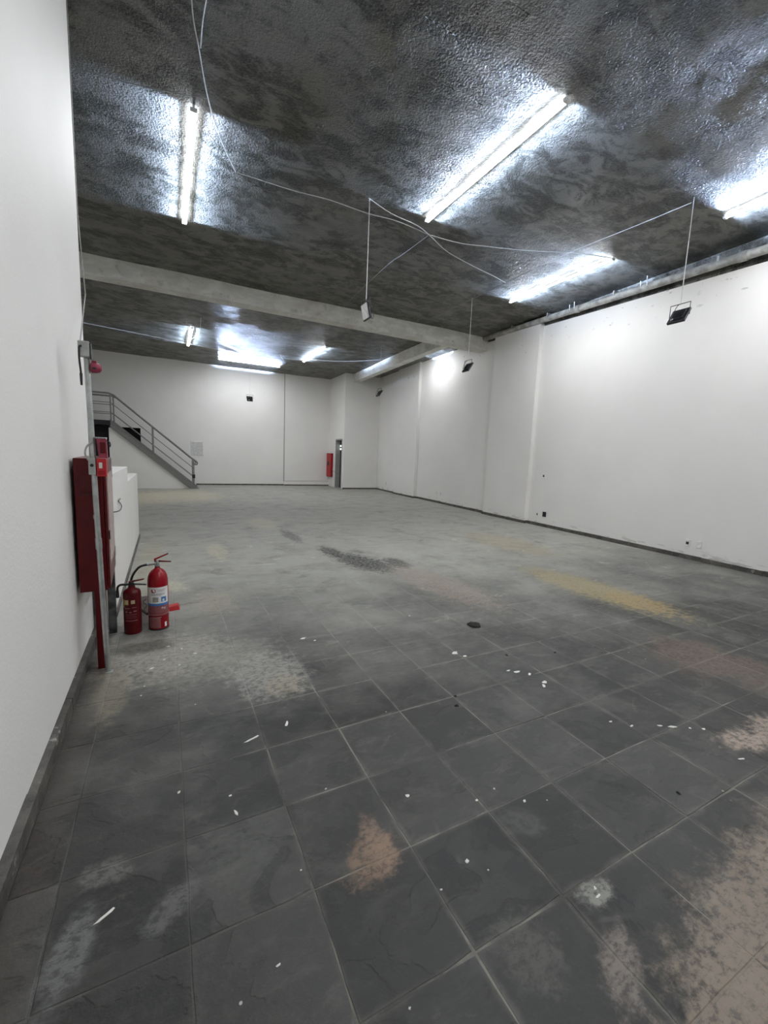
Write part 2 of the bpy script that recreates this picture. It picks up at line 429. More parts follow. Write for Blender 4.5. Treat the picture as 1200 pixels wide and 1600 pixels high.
# ceiling: wavy slab
mb = MB(); nx, ny = 60, 110
for j in range(ny+1):
    for i in range(nx+1):
        x = XFL-.2+(9.3-XFL)*i/nx; y = YB-.2+(YF+.4-YB)*j/ny
        z = HC+.006*math.sin(x*2.1+math.sin(y*1.3))+.005*math.sin(y*1.7+x*.6)+random.uniform(-.003, .003)
        mb.v.append((x, y, z))
for j in range(ny):
    for i in range(nx):
        a = j*(nx+1)+i; mb.f.append((a, a+nx+1, a+nx+2, a+1))
k = len(mb.v); x0, x1, y0, y1 = XFL-.2, 9.1, YB-.2, YF+.2
ceil = struct('ceiling', mb, 'ceiling', 'dark rough concrete slab ceiling with patchy stains', smooth=True)
struct('trim_1', MB().box(XFL-.2, 9.1, YB-.2, YF+.2, HC+.04, HC+.3), 'ceiling', 'concrete slab above the ceiling skin')

# walls
struct('wall_left', MB().box(XL-.25, XL, YB, YLEND, 0, HC+.03), 'wall', 'white painted wall beside the red hose cabinet')
struct('wall_left_far', MB().box(XFL-.2, XFL, YB, YF+.2, -.1, HC+.03), 'wall')
struct('wall_front', MB().box(XFL, 9.0, YB-.2, YB, -.1, HC+.03), 'wall')
# far wall with the dark opening behind the stair
hx0, hx1, hz0, hz1 = -2.1, -.87, 1.1, 2.22
mb = MB()
mb.box(XFL, hx0, YF, YF+.2, -.1, HC+.03); mb.box(hx1, 9.0, YF, YF+.2, -.1, HC+.03)
mb.box(hx0, hx1, YF, YF+.2, -.1, hz0); mb.box(hx0, hx1, YF, YF+.2, hz1, HC+.03)
struct('wall_far', mb, 'wall', 'white painted end wall behind the stair')
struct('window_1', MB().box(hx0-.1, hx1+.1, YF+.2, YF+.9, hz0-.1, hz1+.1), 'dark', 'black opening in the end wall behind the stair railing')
# slightly proud panel of the far wall, right of the conduit
struct('trim_2', MB().box(4.78, XD, YF-.05, YF, .22, HC+.01), 'wall')
# door lobby
dy0, dy1, dz = 17.55, 18.35, 2.2
mb = MB()
mb.box(XD, XD+.2, YD, dy0, 0, HC+.02); mb.box(XD, XD+.2, dy1, YF, 0, HC+.02); mb.box(XD, XD+.2, dy0, dy1, dz, HC+.02)
mb.box(XD+.2, 9.0, YD, YD+.2, 0, HC+.02)
struct('wall_right_far', mb, 'wall', 'white lobby wall with narrow doorway')
# right wall: concrete core and white render with a sloping top edge
core = MB().hexa([(RX(YB)+.02, YB, -.1), (9.0, YB, -.1), (9.0, YD+.1, -.1), (RX(YD)+.02, YD+.1, -.1),
                  (RX(YB)+.02, YB, HC+.03), (9.0, YB, HC+.03), (9.0, YD+.1, HC+.03), (RX(YD)+.02, YD+.1, HC+.03)])
struct('wall_right_core', core, 'ceiling')
def rwall(y0, y1, out, z0, za, zb, name, mat='wall_right', label=None):
    return struct(name, MB().hexa([(RX(y0)-out, y0, z0), (RX(y0)+.05, y0, z0), (RX(y1)+.05, y1, z0), (RX(y1)-out, y1, z0),
                            (RX(y0)-out, y0, za), (RX(y0)+.05, y0, za), (RX(y1)+.05, y1, zb), (RX(y1)-out, y1, zb)]), mat, label)
rwall(YB, 10.15, 0, 0, 4.35, 4.86, 'wall_right', label='white painted long wall with sockets near the floor')
rwall(10.15, YD+.05, 0, 0, HC+.02, HC+.02, 'wall_right_back')
rwall(7.68, 9.35, .11, 0, 4.82, 4.88, 'trim_3', label='shallow white pilaster on the long wall')
rwall(13.55, 15.3, .11, 0, HC, HC, 'trim_4', label='shallow white pilaster towards the far end')

# beams
struct('trim_5', MB().box(XFL, RX(9.9)+.02, 9.82, 10.15, 4.62, HC+.02), 'beam', 'pale concrete cross beam under the ceiling')
struct('trim_6', MB().hexa([(6.88, 10.15, 4.64), (7.13, 10.15, 4.64), (7.53, YD+.02, 4.64), (7.28, YD+.02, 4.64),
                            (6.88, 10.15, HC+.02), (7.13, 10.15, HC+.02), (7.53, YD+.02, HC+.02), (7.28, YD+.02, HC+.02)]),
       'beam', 'pale concrete side beam behind the cross beam')

# low parapet beside the extinguishers: a taller and a lower length
struct('wall_parapet', MB().box(-.64, -.44, YLEND, 6.2, 0, 1.27), 'wall', 'taller length of the low white parapet')
struct('wall_parapet_low', MB().box(-.64, -.44, 6.2, 8.15, 0, 1.08), 'wall', 'lower length of the low white parapet')

# skirting
def skirting_run(name, pts_fn, y0, y1, seg, zt, label):
    root = None; y = y0; i = 0
    base = bpy.data.objects.new(name, None); C.objects.link(base); base['kind'] = 'structure'; base['label'] = label
    while y < y1-1e-3:
        e = min(y1, y+seg*random.uniform(.9, 1.1))
        xa0, xa1 = pts_fn(y); xb0, xb1 = pts_fn(e); h = zt+random.uniform(-.006, .006); g = .003
        j = random.uniform(-.004, .004)
        MB().hexa([(xa0, y+g, -.003), (xa1+j, y+g, -.003), (xb1+j, e-g, -.003), (xb0, e-g, -.003),
                   (xa0, y+g, h), (xa1+j, y+g, h-.004), (xb1+j, e-g, h-.004), (xb0, e-g, h)]).build('stone_strip', 'skirting', base)
        y = e; i += 1
skirting_run('baseboard_left', lambda y: (XL-.01, XL+.036), -.4, 4.1, .82, .082, 'dark stone skirting along the near white wall')
skirting_run('baseboard_right', lambda y: (RX(y)+.01, RX(y)-.022), -.4, 7.66, .8, .075, 'chipped dark skirting along the long white wall')
skirting_run('baseboard_right_far', lambda y: (RX(y)+.01, RX(y)-(.13 if y < 9.3 or 13.55 < y < 15.3 else .02)), 9.4, 13.5, .8, .07, 'dark skirting beyond the pilaster')
def strip(name, x0, x1, y0, y1, z1, mat='skirting', label=None):
    return struct(name, MB().box(x0, x1, y0, y1, -.003, z1), mat, label)
rwall(7.66, 9.4, .13, -.003, .07, .07, 'baseboard_pilaster', 'skirting')
rwall(13.53, 15.33, .13, -.003, .06, .06, 'baseboard_pilaster_far', 'skirting')
rwall(15.33, YD, .02, -.003, .06, .06, 'baseboard_corner', 'skirting')
strip('baseboard_far', 1.1, 4.78, YF-.025, YF+.01, .06)
strip('baseboard_far_white', 4.78, XD, YF-.09, YF+.01, .20, 'wall')
strip('baseboard_far_stone', 4.78, XD, YF-.11, YF-.08, .05)
strip('baseboard_lobby', XD-.02, 8.6, YD-.025, YD+.01, .06)
strip('baseboard_parapet', -.45, -.425, 4.3, 8.15, .05)

# doorway in the lobby wall
d = bpy.data.objects.new('door_1', None); C.objects.link(d); d['kind'] = 'structure'; d['label'] = 'narrow grey framed doorway beside the far red cabinet'
MB().box(XD-.015, XD+.21, dy1-.05, dy1+.002, 0, dz).box(XD-.015, XD+.21, dy0-.002, dy0+.05, 0, dz).box(XD-.015, XD+.21, dy0, dy1, dz-.05, dz+.002).build('door_frame', 'grey_box', d)
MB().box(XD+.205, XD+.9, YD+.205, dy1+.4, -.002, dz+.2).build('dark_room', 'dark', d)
for q in range(2):
    MB().box(XD+.19, XD+.204, dy1-.28, dy1-.06, 1.72+.14*q, 1.80+.14*q).build('louvre', 'bright', d)

# ------------------------------------------------------------------ slate tiles
def tile_mesh(w, h, seed):
    rg = random.Random(seed); g = .0021; n = 4; pts = []
    cs = [(-w/2+g, -h/2+g), (w/2-g, -h/2+g), (w/2-g, h/2-g), (-w/2+g, h/2-g)]
    for i in range(4):
        a, b2 = cs[i], cs[(i+1) % 4]
        for k2 in range(n):
            t = k2/n; j = rg.uniform(-.0022, .0022) if k2 else 0
            x = a[0]+(b2[0]-a[0])*t; y = a[1]+(b2[1]-a[1])*t
            if k2 == 0 and rg.random() < .14: s_ = rg.uniform(.965, .988); x *= s_; y *= s_
            elif i % 2 == 0: y += j
            else: x += j
            pts.append((x, y))
    N = len(pts); mbb = MB(); zj = [rg.uniform(-.0006, .0006) for _ in pts]
    V = [(x, y, -.02) for x, y in pts]+[(x, y, -.0018+z) for (x, y), z in zip(pts, zj)]+[(x*(1-.005/w), y*(1-.005/h), z*.5) for (x, y), z in zip(pts, zj)]
    Fs = []
    for r0 in range(2):
        for i in range(N): Fs.append((r0*N+i, r0*N+(i+1) % N, (r0+1)*N+(i+1) % N, (r0+1)*N+i))
    Fs.append(tuple(range(2*N, 3*N)))
    return mbb.add(V, Fs)
variants = [tile_mesh(TS, TS, q).mesh('slate_tile', 'slate') for q in range(14)]
cells = []
ix0 = math.floor((XFL-TX0)/TS); iy0 = math.floor((YB-TY0)/TS)
for iy in range(iy0, int((YF-TY0)/TS)+1):
    for ix in range(ix0, int((8.9-TX0)/TS)+1):
        xa, xb = TX0+ix*TS, TX0+(ix+1)*TS; ya, yb = TY0+iy*TS, TY0+(iy+1)*TS
        yb = min(yb, YF); xa = max(xa, XFL)
        if yb < 4.2:
            xa = max(xa, XL+.036)
        xb = min(xb, RX(ya)+.0)
        if xb-xa < .05 or yb-ya < .05: continue
        c = ((xa+xb)/2, (ya+yb)/2)
        pp = [pix((x, y, 0)) for x in (xa, xb) for y in (ya, yb)]
        vis = 0
        if all(pp):
            xs = [min(1200, max(0, q[0])) for q in pp]; ys = [min(1600, max(0, q[1])) for q in pp]
            a_, b_, c_, d_ = [(x, y) for x, y in zip(xs, ys)]
            quad = [a_, b_, d_, c_]
            vis = abs(sum(quad[i][0]*quad[(i+1) % 4][1]-quad[(i+1) % 4][0]*quad[i][1] for i in range(4)))/2
        elif c[1] > -.1 and any(pp): vis = 5000
        cells.append((vis, ix, iy, xa, xb, ya, yb))
cells.sort(reverse=True)
tints = {(1, 0): -.42, (2, 0): -.40, (3, 0): -.48, (2, 3): -.40, (2, 4): -.35, (0, 0): .12, (0, -1): .15, (0, 1): .25, (-1, 0): -.1,
         (3, -1): -.35, (2, -1): -.3, (1, -1): -.35, (4, 0): -.1, (1, 1): .0, (1, 2): .25, (1, 3): -.15, (5, 2): -.25, (4, 1): .3, (2, 1): 0.02, (0, 2): -.2, (0, 3): -.05}
rest = MB()
for n_, (vis, ix, iy, xa, xb, ya, yb) in enumerate(cells):
    full = abs(xb-xa-TS) < 1e-3 and abs(yb-ya-TS) < 1e-3
    rg = random.Random(ix*131+iy*17)
    dzt = rg.uniform(-.0003, .0009)
    if n_ < 300 and vis > 0:
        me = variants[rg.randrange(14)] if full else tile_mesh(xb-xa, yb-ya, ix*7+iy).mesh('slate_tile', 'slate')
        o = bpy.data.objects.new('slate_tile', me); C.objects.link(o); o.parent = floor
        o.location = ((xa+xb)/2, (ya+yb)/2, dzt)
        o.rotation_euler = (rg.uniform(-.002, .002), rg.uniform(-.002, .002), rg.uniform(-.003, .003))
        o['tint'] = tints.get((ix, iy), rg.uniform(-.35, .35))
    else:
        tm = tile_mesh(xb-xa, yb-ya, rg.randrange(14))
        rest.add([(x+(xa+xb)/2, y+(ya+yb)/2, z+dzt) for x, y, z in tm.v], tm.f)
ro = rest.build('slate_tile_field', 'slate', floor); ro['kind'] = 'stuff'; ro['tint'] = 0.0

# ------------------------------------------------------------------ LED tubes
def led_tube(p0, p1, label, name='led_tube_light'):
    p0, p1 = [Vector((q[0]*1.009, q[1]*1.009, q[2])) for q in (p0, p1)]; L = (p1-p0).length
    ang = math.atan2(p1.y-p0.y, p1.x-p0.x)
    t = thing(name, (p0+p1)/2, label, 'tube light', 'ceiling tube lights', ang)
    zc = HC+.004-p0.z
    def arc(a0, a1, rr, n, x_):
        q_ = MB()
        ring = [(1.25*rr*math.cos(a0+(a1-a0)*i/n), .24*rr*math.sin(a0+(a1-a0)*i/n)) for i in range(n+1)]
        q_.add([(-x_, y_, z_) for y_, z_ in ring]+[(x_, y_, z_) for y_, z_ in ring], [(i, i+1, n+2+i, n+1+i) for i in range(n)]+[tuple(range(n, -1, -1)), tuple(range(n+1, 2*n+2))])
        q_.f.append((0, n, 2*n+1, n+1)); return q_
    up = math.radians(10)
    arc(-PI-up, up, .024, 16, L/2-.03).build('diffuser_tube', 'tube', t, True)
    arc(up+.01, PI-up-.01, .0245, 10, L/2-.03).build('translucent_back', 'tube_back', t, True)
    for s in (-1, 1):      # added area lights along the tube sides, shaping the glow on the slab
        la = bpy.data.lights.new('added_tube_side_light', 'AREA'); la.shape = 'RECTANGLE'; la.size = L-.08; la.size_y = .012
        la.energy = SIDE_WATTS; la.color = (.52, .68, 1.0); la.spread = math.radians(25)
        lo_ = bpy.data.objects.new('added_tube_side_light', la); C.objects.link(lo_); lo_.parent = t
        lo_.location = (0, s*.033, .014)
        zax = Vector((0, -s, -.14)).normalized(); xax = Vector((1, 0, 0)); yax = zax.cross(xax)
        lo_.rotation_euler = Matrix((xax, yax, zax)).transposed().to_euler()
    for s in (-1, 1):
        MB().box(min(s*(L/2-.031), s*L/2), max(s*(L/2-.031), s*L/2), -.033, .033, -.016, .016, .004).build('end_cap', 'plastic_white', t)
        MB().box(s*(L/2-.012)-.008, s*(L/2-.012)+.008, -.012, .012, 0, zc).build('bracket', 'plastic_white', t)
    return t
TZ = 4.930
led_tube((.33, 5.12, TZ), (.33, 7.58, TZ), 'lit LED tube on the ceiling above the low parapet, before the beam')
led_tube((3.41, 3.19, TZ), (3.41, 5.61, TZ), 'lit LED tube on the ceiling beside the first hanging cord, mid ceiling')
led_tube((6.62, 4.92, TZ), (6.62, 7.30, TZ), 'lit LED tube beside the wall pipe, next to the cross beam')
led_tube((6.76, 1.03, TZ), (6.76, 3.43, TZ), 'lit LED tube beside the wall pipe, farthest from the cross beam')
led_tube((1.9, .28, TZ), (1.9, 2.68, TZ), 'lit LED tube over the entrance side of the hall, above the near wall skirting')
led_tube((3.41, -2.4, TZ), (3.41, 0.0, TZ), 'unseen LED tube added over the shop entrance, in line with the mid ceiling tube')  # extra tube out of view, added to brighten the near left wall
led_tube((.74, 13.67, TZ), (.74, 16.05, TZ), 'lit LED tube behind the beam, on the stair side')
led_tube((1.82, 17.6, TZ), (4.18, 17.6, TZ), 'lit LED tube across the ceiling in front of the end wall')
led_tube((4.66, 13.46, TZ), (4.66, 15.98, TZ), 'lit LED tube behind the beam, toward the lobby doorway')
led_tube((7.53, 11.5, TZ), (7.53, 12.7, TZ), 'lit LED tube between the side beam and the long wall')

# ------------------------------------------------------------------ floodlights on cords
def floodlight(x, y, z, yaw, tilt, label, r_=.0055):
    """panel hangs in a U bracket; its lens faces local +X, tilted by `tilt` downwards"""
    t = thing('hanging_floodlight', (x, y, z), label, 'floodlight', 'floodlights hanging on cords', yaw)
    Rm = Matrix.Rotation(tilt, 4, 'Y')
    def rot(mb_): mb_.v = [tuple(Rm @ Vector(v)) for v in mb_.v]; return mb_
    a = .11
    body = rot(MB().box(-.022, .012, -a, a, -a, a, .006)).build('housing', 'black_metal', t)
    rot(MB().box(-.036, -.02, -a*.7, a*.7, -a*.6, a*.6, .004)).build('driver_box', 'black_metal', body)
    for q in range(5):
        yy = -a*.5+a*.25*q
        rot(MB().box(-.043, -.034, yy-.004, yy+.004, -a*.5, a*.5)).build('cooling_fin', 'black_metal', body)
    rot(MB().box(.011, .0155, -a*.86, a*.86, -a*.86, a*.86)).build('lens', 'frost', t)
    rot(MB().box(-.0445, -.0435, a*.25, a*.5, -a*.85, -a*.62)).build('label_sticker', 'paper', t)
    zb = .155
    MB().tube([(0, -a-.012, 0), (0, -a-.012, zb), (0, a+.012, zb), (0, a+.012, 0)], .006, 6).build('bracket', 'black_metal', t)
    MB().tube(smooth_path([(-.03, .02, -.03), (-.09, .03, -.09), (-.11, .02, .0), (-.05, .01, .12), (0, 0, zb)]), .004, 6).build('power_lead', 'black_rubber', t, True)
    MB().tube([(0, 0, zb-.01), (0, 0, HC-z)], r_, 6).build('cord', 'cable_white', t, True)
    return t
FZ = 3.52
floodlight(2.52, 5.64, FZ, PI, .25, 'black floodlight hanging before the beam, pale lens turned to the parapet')
floodlight(5.90, 7.66, FZ, 0, .588, 'black floodlight hanging between the cross beam and the wall pilaster', .004)
floodlight(6.06, 3.45, FZ, 0, .588, 'black floodlight hanging before the long wall near the paired sockets')
floodlight(6.16, 12.5, FZ, 0, .588, 'black floodlight hanging behind the cross beam beside the side beam', .004)
floodlight(2.95, 17.4, FZ, PI/2, .5, 'black floodlight hanging in front of the end wall', .004)

# ------------------------------------------------------------------ ceiling cables
def cable(pts, r, label, mat='cable_white', sub=5):
    P = [(x, y, z) for x, y, z in pts]
    o = MB().tube(smooth_path(P, sub), r, 5).build('ceiling_cable', mat, None, True)
    return tag(o, label, 'cable', 'cables along the ceiling')
Z1 = HC-.035
cable([(.20, 3.4, Z1), (.264, 4.09, Z1), (.33, 4.4, Z1-.02), (.45, 4.95, Z1-.01), (.62, 5.47, Z1), (.85, 5.97, Z1)], .006, 'white cable running past the tube above the parapet')
cable([(.42, 3.4, Z1), (.352, 4.04, Z1), (.343, 4.39, Z1-.03)], .005, 'short white cable joining the one past the parapet tube')
cable([(-.735, 5.23, Z1), (-.2, 5.12, Z1-.02), (.31, 5.01, Z1), (.45, 4.95, Z1-.01)], .0035, 'thin cable from the near wall to the parapet tube', 'cable_grey')
cable([(.85, 5.97, Z1), (1.53, 5.93, Z1-.02), (2.05, 5.91, Z1), (2.61, 5.9, Z1-.015), (3.07, 5.88, Z1), (3.68, 5.95, Z1)], .006, 'white cable from the parapet tube to the mid ceiling tube')
cable([(3.68, 5.95, Z1), (4.2, 5.87, Z1-.02), (4.62, 5.73, Z1-.02), (5.3, 5.47, Z1-.02), (5.99, 5.15, Z1-.01), (6.62, 4.97, Z1)], .006, 'white cable from the mid ceiling tube to the wall side tube')
cable([(2.50, 5.64, Z1+.03), (2.9, 5.72, Z1-.02), (3.35, 5.8, Z1-.01), (3.68, 5.95, Z1), (4.2, 6.2, Z1-.02), (4.9, 6.39, Z1-.02), (5.5, 6.53, Z1-.01), (5.89, 6.65, Z1)], .006, 'white cable from the lens-out floodlight across to the wall side')
cable([(3.68, 5.95, Z1), (3.65, 6.7, Z1), (3.62, 7.36, Z1), (3.74, 9.5, Z1), (3.76, 9.8, Z1)], .0045, 'grey cable from the mid ceiling tube back to the cross beam', 'cable_grey')
cable([(5.89, 6.65, Z1), (5.9, 5.33, Z1), (6.04, 4.13, Z1), (6.10, 3.5, Z1)], .0045, 'thin white cable joining two floodlight cords beside the pipe')
cable([(5.89, 6.65, Z1), (5.9, 7.66, Z1), (5.9, 8.94, Z1)], .0035, 'thin grey cable continuing toward the cross beam', 'cable_grey')
cable([(-2.6, 15.0, Z1), (-1.0, 15.4, Z1), (.3, 15.6, Z1-.02), (.74, 15.3, Z1), (.95, 14.2, Z1-.03), (.9, 12.6, Z1)], .007, 'white cable curling round the tube on the stair side')
cable([(.74, 15.9, Z1), (2.0, 16.0, Z1-.05), (3.2, 16.1, Z1-.03), (4.6, 15.95, Z1)], .007, 'white cable slung between the two tubes behind the beam')
cable([(2.6, 17.0, Z1-.02), (2.75, 16.2, Z1-.06), (2.9, 15.2, Z1-.02)], .007, 'short loose white cable above the end wall tube')
cable([(3.7, 15.6, Z1-.02), (4.05, 16.4, Z1-.05), (4.15, 16.7, Z1-.04), (4.12, 17.5, Z1-.06)], .009, 'kinked white cable dropping to the end wall tube')
cable([(4.7, 15.6, Z1), (5.4, 15.2, Z1-.04), (6.2, 14.6, Z1-.04), (6.9, 14.0, Z1)], .007, 'white cable from the lobby side tube to the side beam')
cable([(4.66, 13.5, Z1), (5.2, 12.2, Z1-.03), (5.6, 11.4, Z1), (6.9, 11.0, Z1)], .005, 'thin grey cable from the lobby side tube to the side beam', 'cable_grey')
cable([(-1.2, 11.5, Z1), (0.2, 13.1, Z1-.01), (.7, 13.7, Z1)], .0045, 'thin grey cable reaching the stair side tube', 'cable_grey')

# ------------------------------------------------------------------ pipe under the ceiling along the right wall
pz = lambda y: 4.60+.034*y
pipe_t = thing('ceiling_pipe', (RX(4)-.14, 4, pz(4)), 'long dirty cream pipe under the ceiling along the white wall', 'pipe')
def P_(y, dx=0, dz_=0): return (RX(y)-.13+dx-(RX(4)-.14), y-4, pz(y)+dz_-pz(4))
MB().tube([P_(-1.5), P_(4), P_(9.82)], .066, 14).build('pipe_run', 'pipe', pipe_t, True)
for y in (1.2, 3.6, 6.6, 9.5): MB().tube([P_(y-.06), P_(y+.06)], .076, 14).build('coupling', 'pipe', pipe_t, True)
for y in (5.05, 6.65):
    for q in range(2):
        MB().tube([P_(y+q*.12, -.07, .0), P_(y+q*.12, -.085, .16-.05*q)], .008, 6).build('hanger_strap', 'plastic_white', pipe_t)
for y in (1.9, 3.9, 5.7, 7.4, 8.6): MB().box(*[c for a_, b_ in zip(P_(y, -.08, .02), P_(y+.03, .1, .1)) for c in (a_, b_)]).build('clamp', 'grey_box', pipe_t)

# ------------------------------------------------------------------ stair
SY0, SY1 = 17.5, 18.5
sx_f, sx_t, lz = 1.07, -1.70, 2.36
st = thing('steel_stair', (sx_f, (SY0+SY1)/2, 0), 'grey steel stair with pipe railing rising along the end wall', 'stair')
def L3(x, y, z): return (x-sx_f, y-(SY0+SY1)/2, z)
sl = lz/(sx_f-sx_t)
for y in (SY0, SY1-.05):
    q = MB()
    pr = [(sx_f, 0), (sx_f-.27, 0), (sx_t, lz-.25+.02), (sx_t, lz+.02)]
    q.add([L3(x, y, z) for x, z in pr]+[L3(x, y+.05, z) for x, z in pr], [(0, 1, 2, 3), (7, 6, 5, 4)]+[(i, (i+1) % 4, 4+(i+1) % 4, 4+i) for i in range(4)])
    q.build('stringer', 'grey_paint', st)
    q2 = MB()
    for off in (0.0, -.235):
        a, b2 = (sx_f+.02 if off == 0 else sx_f-.25, .0), (sx_t, lz+.02+off)
        a = (a[0], max(0, 0.0))
        q2.add([L3(a[0], y-.02, a[1]), L3(a[0], y, a[1]), L3(b2[0], y, b2[1]), L3(b2[0], y-.02, b2[1]),
                L3(a[0], y-.02, a[1]+.03), L3(a[0], y, a[1]+.03), L3(b2[0], y, b2[1]+.03), L3(b2[0], y-.02, b2[1]+.03)],
               [(0, 1, 2, 3), (4, 5, 6, 7), (0, 1, 5, 4), (1, 2, 6, 5), (2, 3, 7, 6), (3, 0, 4, 7)])
    q2.build('stringer_flange', 'grey_paint', st)
NS = 13
for i in range(1, NS):
    z = lz*i/NS; x = sx_f-(sx_f-sx_t)*i/NS
    q = MB().box(x-.20-sx_f, x-sx_f+.02, -.45, .45, z-.02, z); q.build('tread', 'grey_paint', st)
q = MB().box(XFL+.01-sx_f, sx_t+.02-sx_f, -.5, .5, lz-.16, lz); q.build('landing', 'black_metal', st)
for y, nm in ((SY0+.02, 0), (SY1-.03, 1)):
    posts = [(.92, .12, 1.06), (-.42, 1.26, 2.24), (-1.66, lz-.05, 3.28)]
    for x, z0, z1 in posts: MB().tube([L3(x, y, z0), L3(x, y, z1)], .022, 8).build('rail_post', 'grey_paint', st, True)
    MB().tube([L3(XFL+.05, y, 3.28), L3(-1.70, y, 3.28), L3(-1.55, y, 3.22), L3(.85, y, 1.16), L3(1.0, y, 1.05), L3(1.05, y, .98), L3(1.03, y, .92), L3(.94, y, .92)], .03, 8).build('handrail', 'grey_paint', st, True)
    for dzr in (.33, .66):
        MB().tube([L3(XFL+.05, y, 3.28-dzr+.02), L3(-1.66, y, 3.28-dzr+.02), L3(.92, y, 1.10-dzr)], .014, 6).build('mid_rail', 'grey_paint', st, True)
MB().box(.86-sx_f, .96-sx_f, SY0-.05-(SY0+SY1)/2, SY0-.01-(SY0+SY1)/2, .40, .54).build('switch_box', 'black_metal', st)
# white wall closing the side of the stair
q = MB(); pr = [(sx_f-.28, 0), (sx_t-.05, 0), (sx_t-.05, lz-.25), (sx_t, lz-.24)]
q.add([(x, SY0+.06, z) for x, z in pr]+[(x, SY1-.1, z) for x, z in pr], [(0, 1, 2, 3), (7, 6, 5, 4)]+[(i, (i+1) % 4, 4+(i+1) % 4, 4+i) for i in range(4)])
struct('wall_under_stair', q, 'wall', 'white wall closing the underside of the steel stair')
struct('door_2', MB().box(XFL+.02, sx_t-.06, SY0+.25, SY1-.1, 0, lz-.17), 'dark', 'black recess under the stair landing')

# far wall fittings
o = MB().tube([(4.78, YF-.035, .2), (4.78, YF-.035, HC-.02)], .022, 8).build('wall_conduit', 'grey_box', None, True)
tag(o, 'thin vertical conduit on the end wall', 'conduit')
t = thing('breaker_panel', (1.17, YF, 1.53), 'white flush breaker panel on the end wall above the stair foot', 'panel')
MB().box(-.24, .24, -.02, 0, -.29, .29, .006).build('frame', 'plastic_white', t)
MB().box(-.2, .2, -.026, -.019, -.25, .25, .004).build('cover', 'grey_cover', t)
t = thing('wall_hose_cabinet', (XD, 18.95, .45), 'red hose cabinet set on the lobby wall by the doorway', 'hose cabinet')
MB().box(-.10, 0, -.30, .30, 0, 1.1, .008).build('body', 'red', t)
dr = MB().box(-.115, -.10, -.28, .28, .02, 1.08, .005).build('door', 'red_bright', t)
MB().box(-.125, -.114, -.08, .16, .52, .72, .006).build('handle', 'black_rubber', dr)
MB().tube([(-.03, -.32, .34), (-.03, -.55, .27), (-.03, -.62, .27)], .012, 6).build('pipe_stub', 'grey_box', t)

# sockets on the right wall
def socket(y, z, label, mat='plastic_white', hole=True, w_=.075, h_=.115, cat='wall socket'):
    t = thing('wall_socket', (RX(y), y, z), label, cat, None, math.atan(-.049))
    MB().box(-.016, 0, -w_/2, w_/2, -h_/2, h_/2, .003).build('plate', mat, t)
    if hole: MB().box(-.0185, -.015, -w_*.3, w_*.3, -.028, .018, .001).build('receptacle', 'black_rubber', t)
    return t
socket(3.88, .28, 'white wall socket with dark receptacle, one of a pair low on the wall')
socket(3.70, .28, 'blank white wall plate beside the low socket', hole=False)
socket(7.13, .30, 'black open socket box beside the pilaster near the floor', 'black_metal', False, .10, .12)
socket(7.35, .28, 'white socket plate with dangling wire at the pilaster foot', hole=True, w_=.05, h_=.08)
socket(7.25, 1.22, 'small white socket beside the pilaster at waist height', hole=True, w_=.08, h_=.13)
socket(12.1, .32, 'white socket plate low on the wall before the far pilaster, left one', hole=False, w_=.08)
socket(11.85, .32, 'white socket plate low on the wall before the far pilaster, right one', hole=False, w_=.08)
socket(16.3, .34, 'small white socket low on the wall by the lobby corner', hole=False, w_=.08)

# ------------------------------------------------------------------ red hose cabinet on legs by the near wall
cab = thing('hose_cabinet', (-.44, 3.3, 0), 'tall dark red steel hose cabinet on legs against the near wall', 'hose cabinet', None, math.radians(2.7))
x0, x1 = -.09, .083   # back, front
LY = .68
body = MB().box(x0, x1-.018, 0, LY, .555, 1.445, .004).build('body', 'red_dark', cab)
MB().box(x0+.035, x0+.095, -.006, .002, 1.235, 1.33, .003).build('side_knockout', 'red_dark', body)
MB().box(x0+.03, x0+.10, -.004, .002, 1.21, 1.214).build('side_seam', 'black_rubber', body)
door = MB().box(x1-.016, x1, .004, LY-.004, .565, 1.438, .004).build('door', 'red_dark', cab)
MB().box(x1-.001, x1+.003, .09, LY-.09, .72, 1.34, .002).build('door_window', 'cab_glass', door)
MB().box(x1-.001, x1+.008, .03, .055, .90, .96, .002).build('door_latch', 'black_rubber', door)
for zz in (.68, 1.32): MB().tube([(x1-.004, LY, zz-.04), (x1-.004, LY, zz+.04)], .007, 8).build('hinge', 'steel', door)
MB().box(-.012, .052, 0, .05, -.0025, .56, .003).build('leg', 'red_dark', cab)
MB().box(.02, .075, LY-.06, LY, -.0025, .56, .003).build('leg', 'mottled', cab)
MB().box(-.085, -.06, LY-.06, LY, -.0025, .56, .003).build('leg', 'mottled', cab)

# galvanised pole in front of the cabinet
pole = thing('steel_pole', (-.395, 3.235, 0), 'galvanised conduit pole standing before the red hose cabinet', 'pole')
MB().tube([(0.008, 0, -.0025), (-.012, 0, 1.0), (-.025, 0, 2.058)], .0165, 14).build('pole_tube', 'steel', pole, True)
MB().tube([(-.010, 0, .86), (-.011, 0, .93)], .0195, 14).build('coupling', 'steel', pole, True)
MB().tube([(-.014, 0, 1.06), (-.015, 0, 1.085)], .019, 14).build('clamp', 'steel', pole, True)
MB().box(-.02, .035, -.022, .022, -.0025, .006, .002).build('base_plate', 'steel', pole)
MB().tube(smooth_path([(-.03, -.015, 1.42), (-.055, -.02, 1.47), (-.045, -.02, 1.52), (-.015, -.015, 1.55)]), .006, 6).build('conduit_elbow', 'grey_box', pole, True)

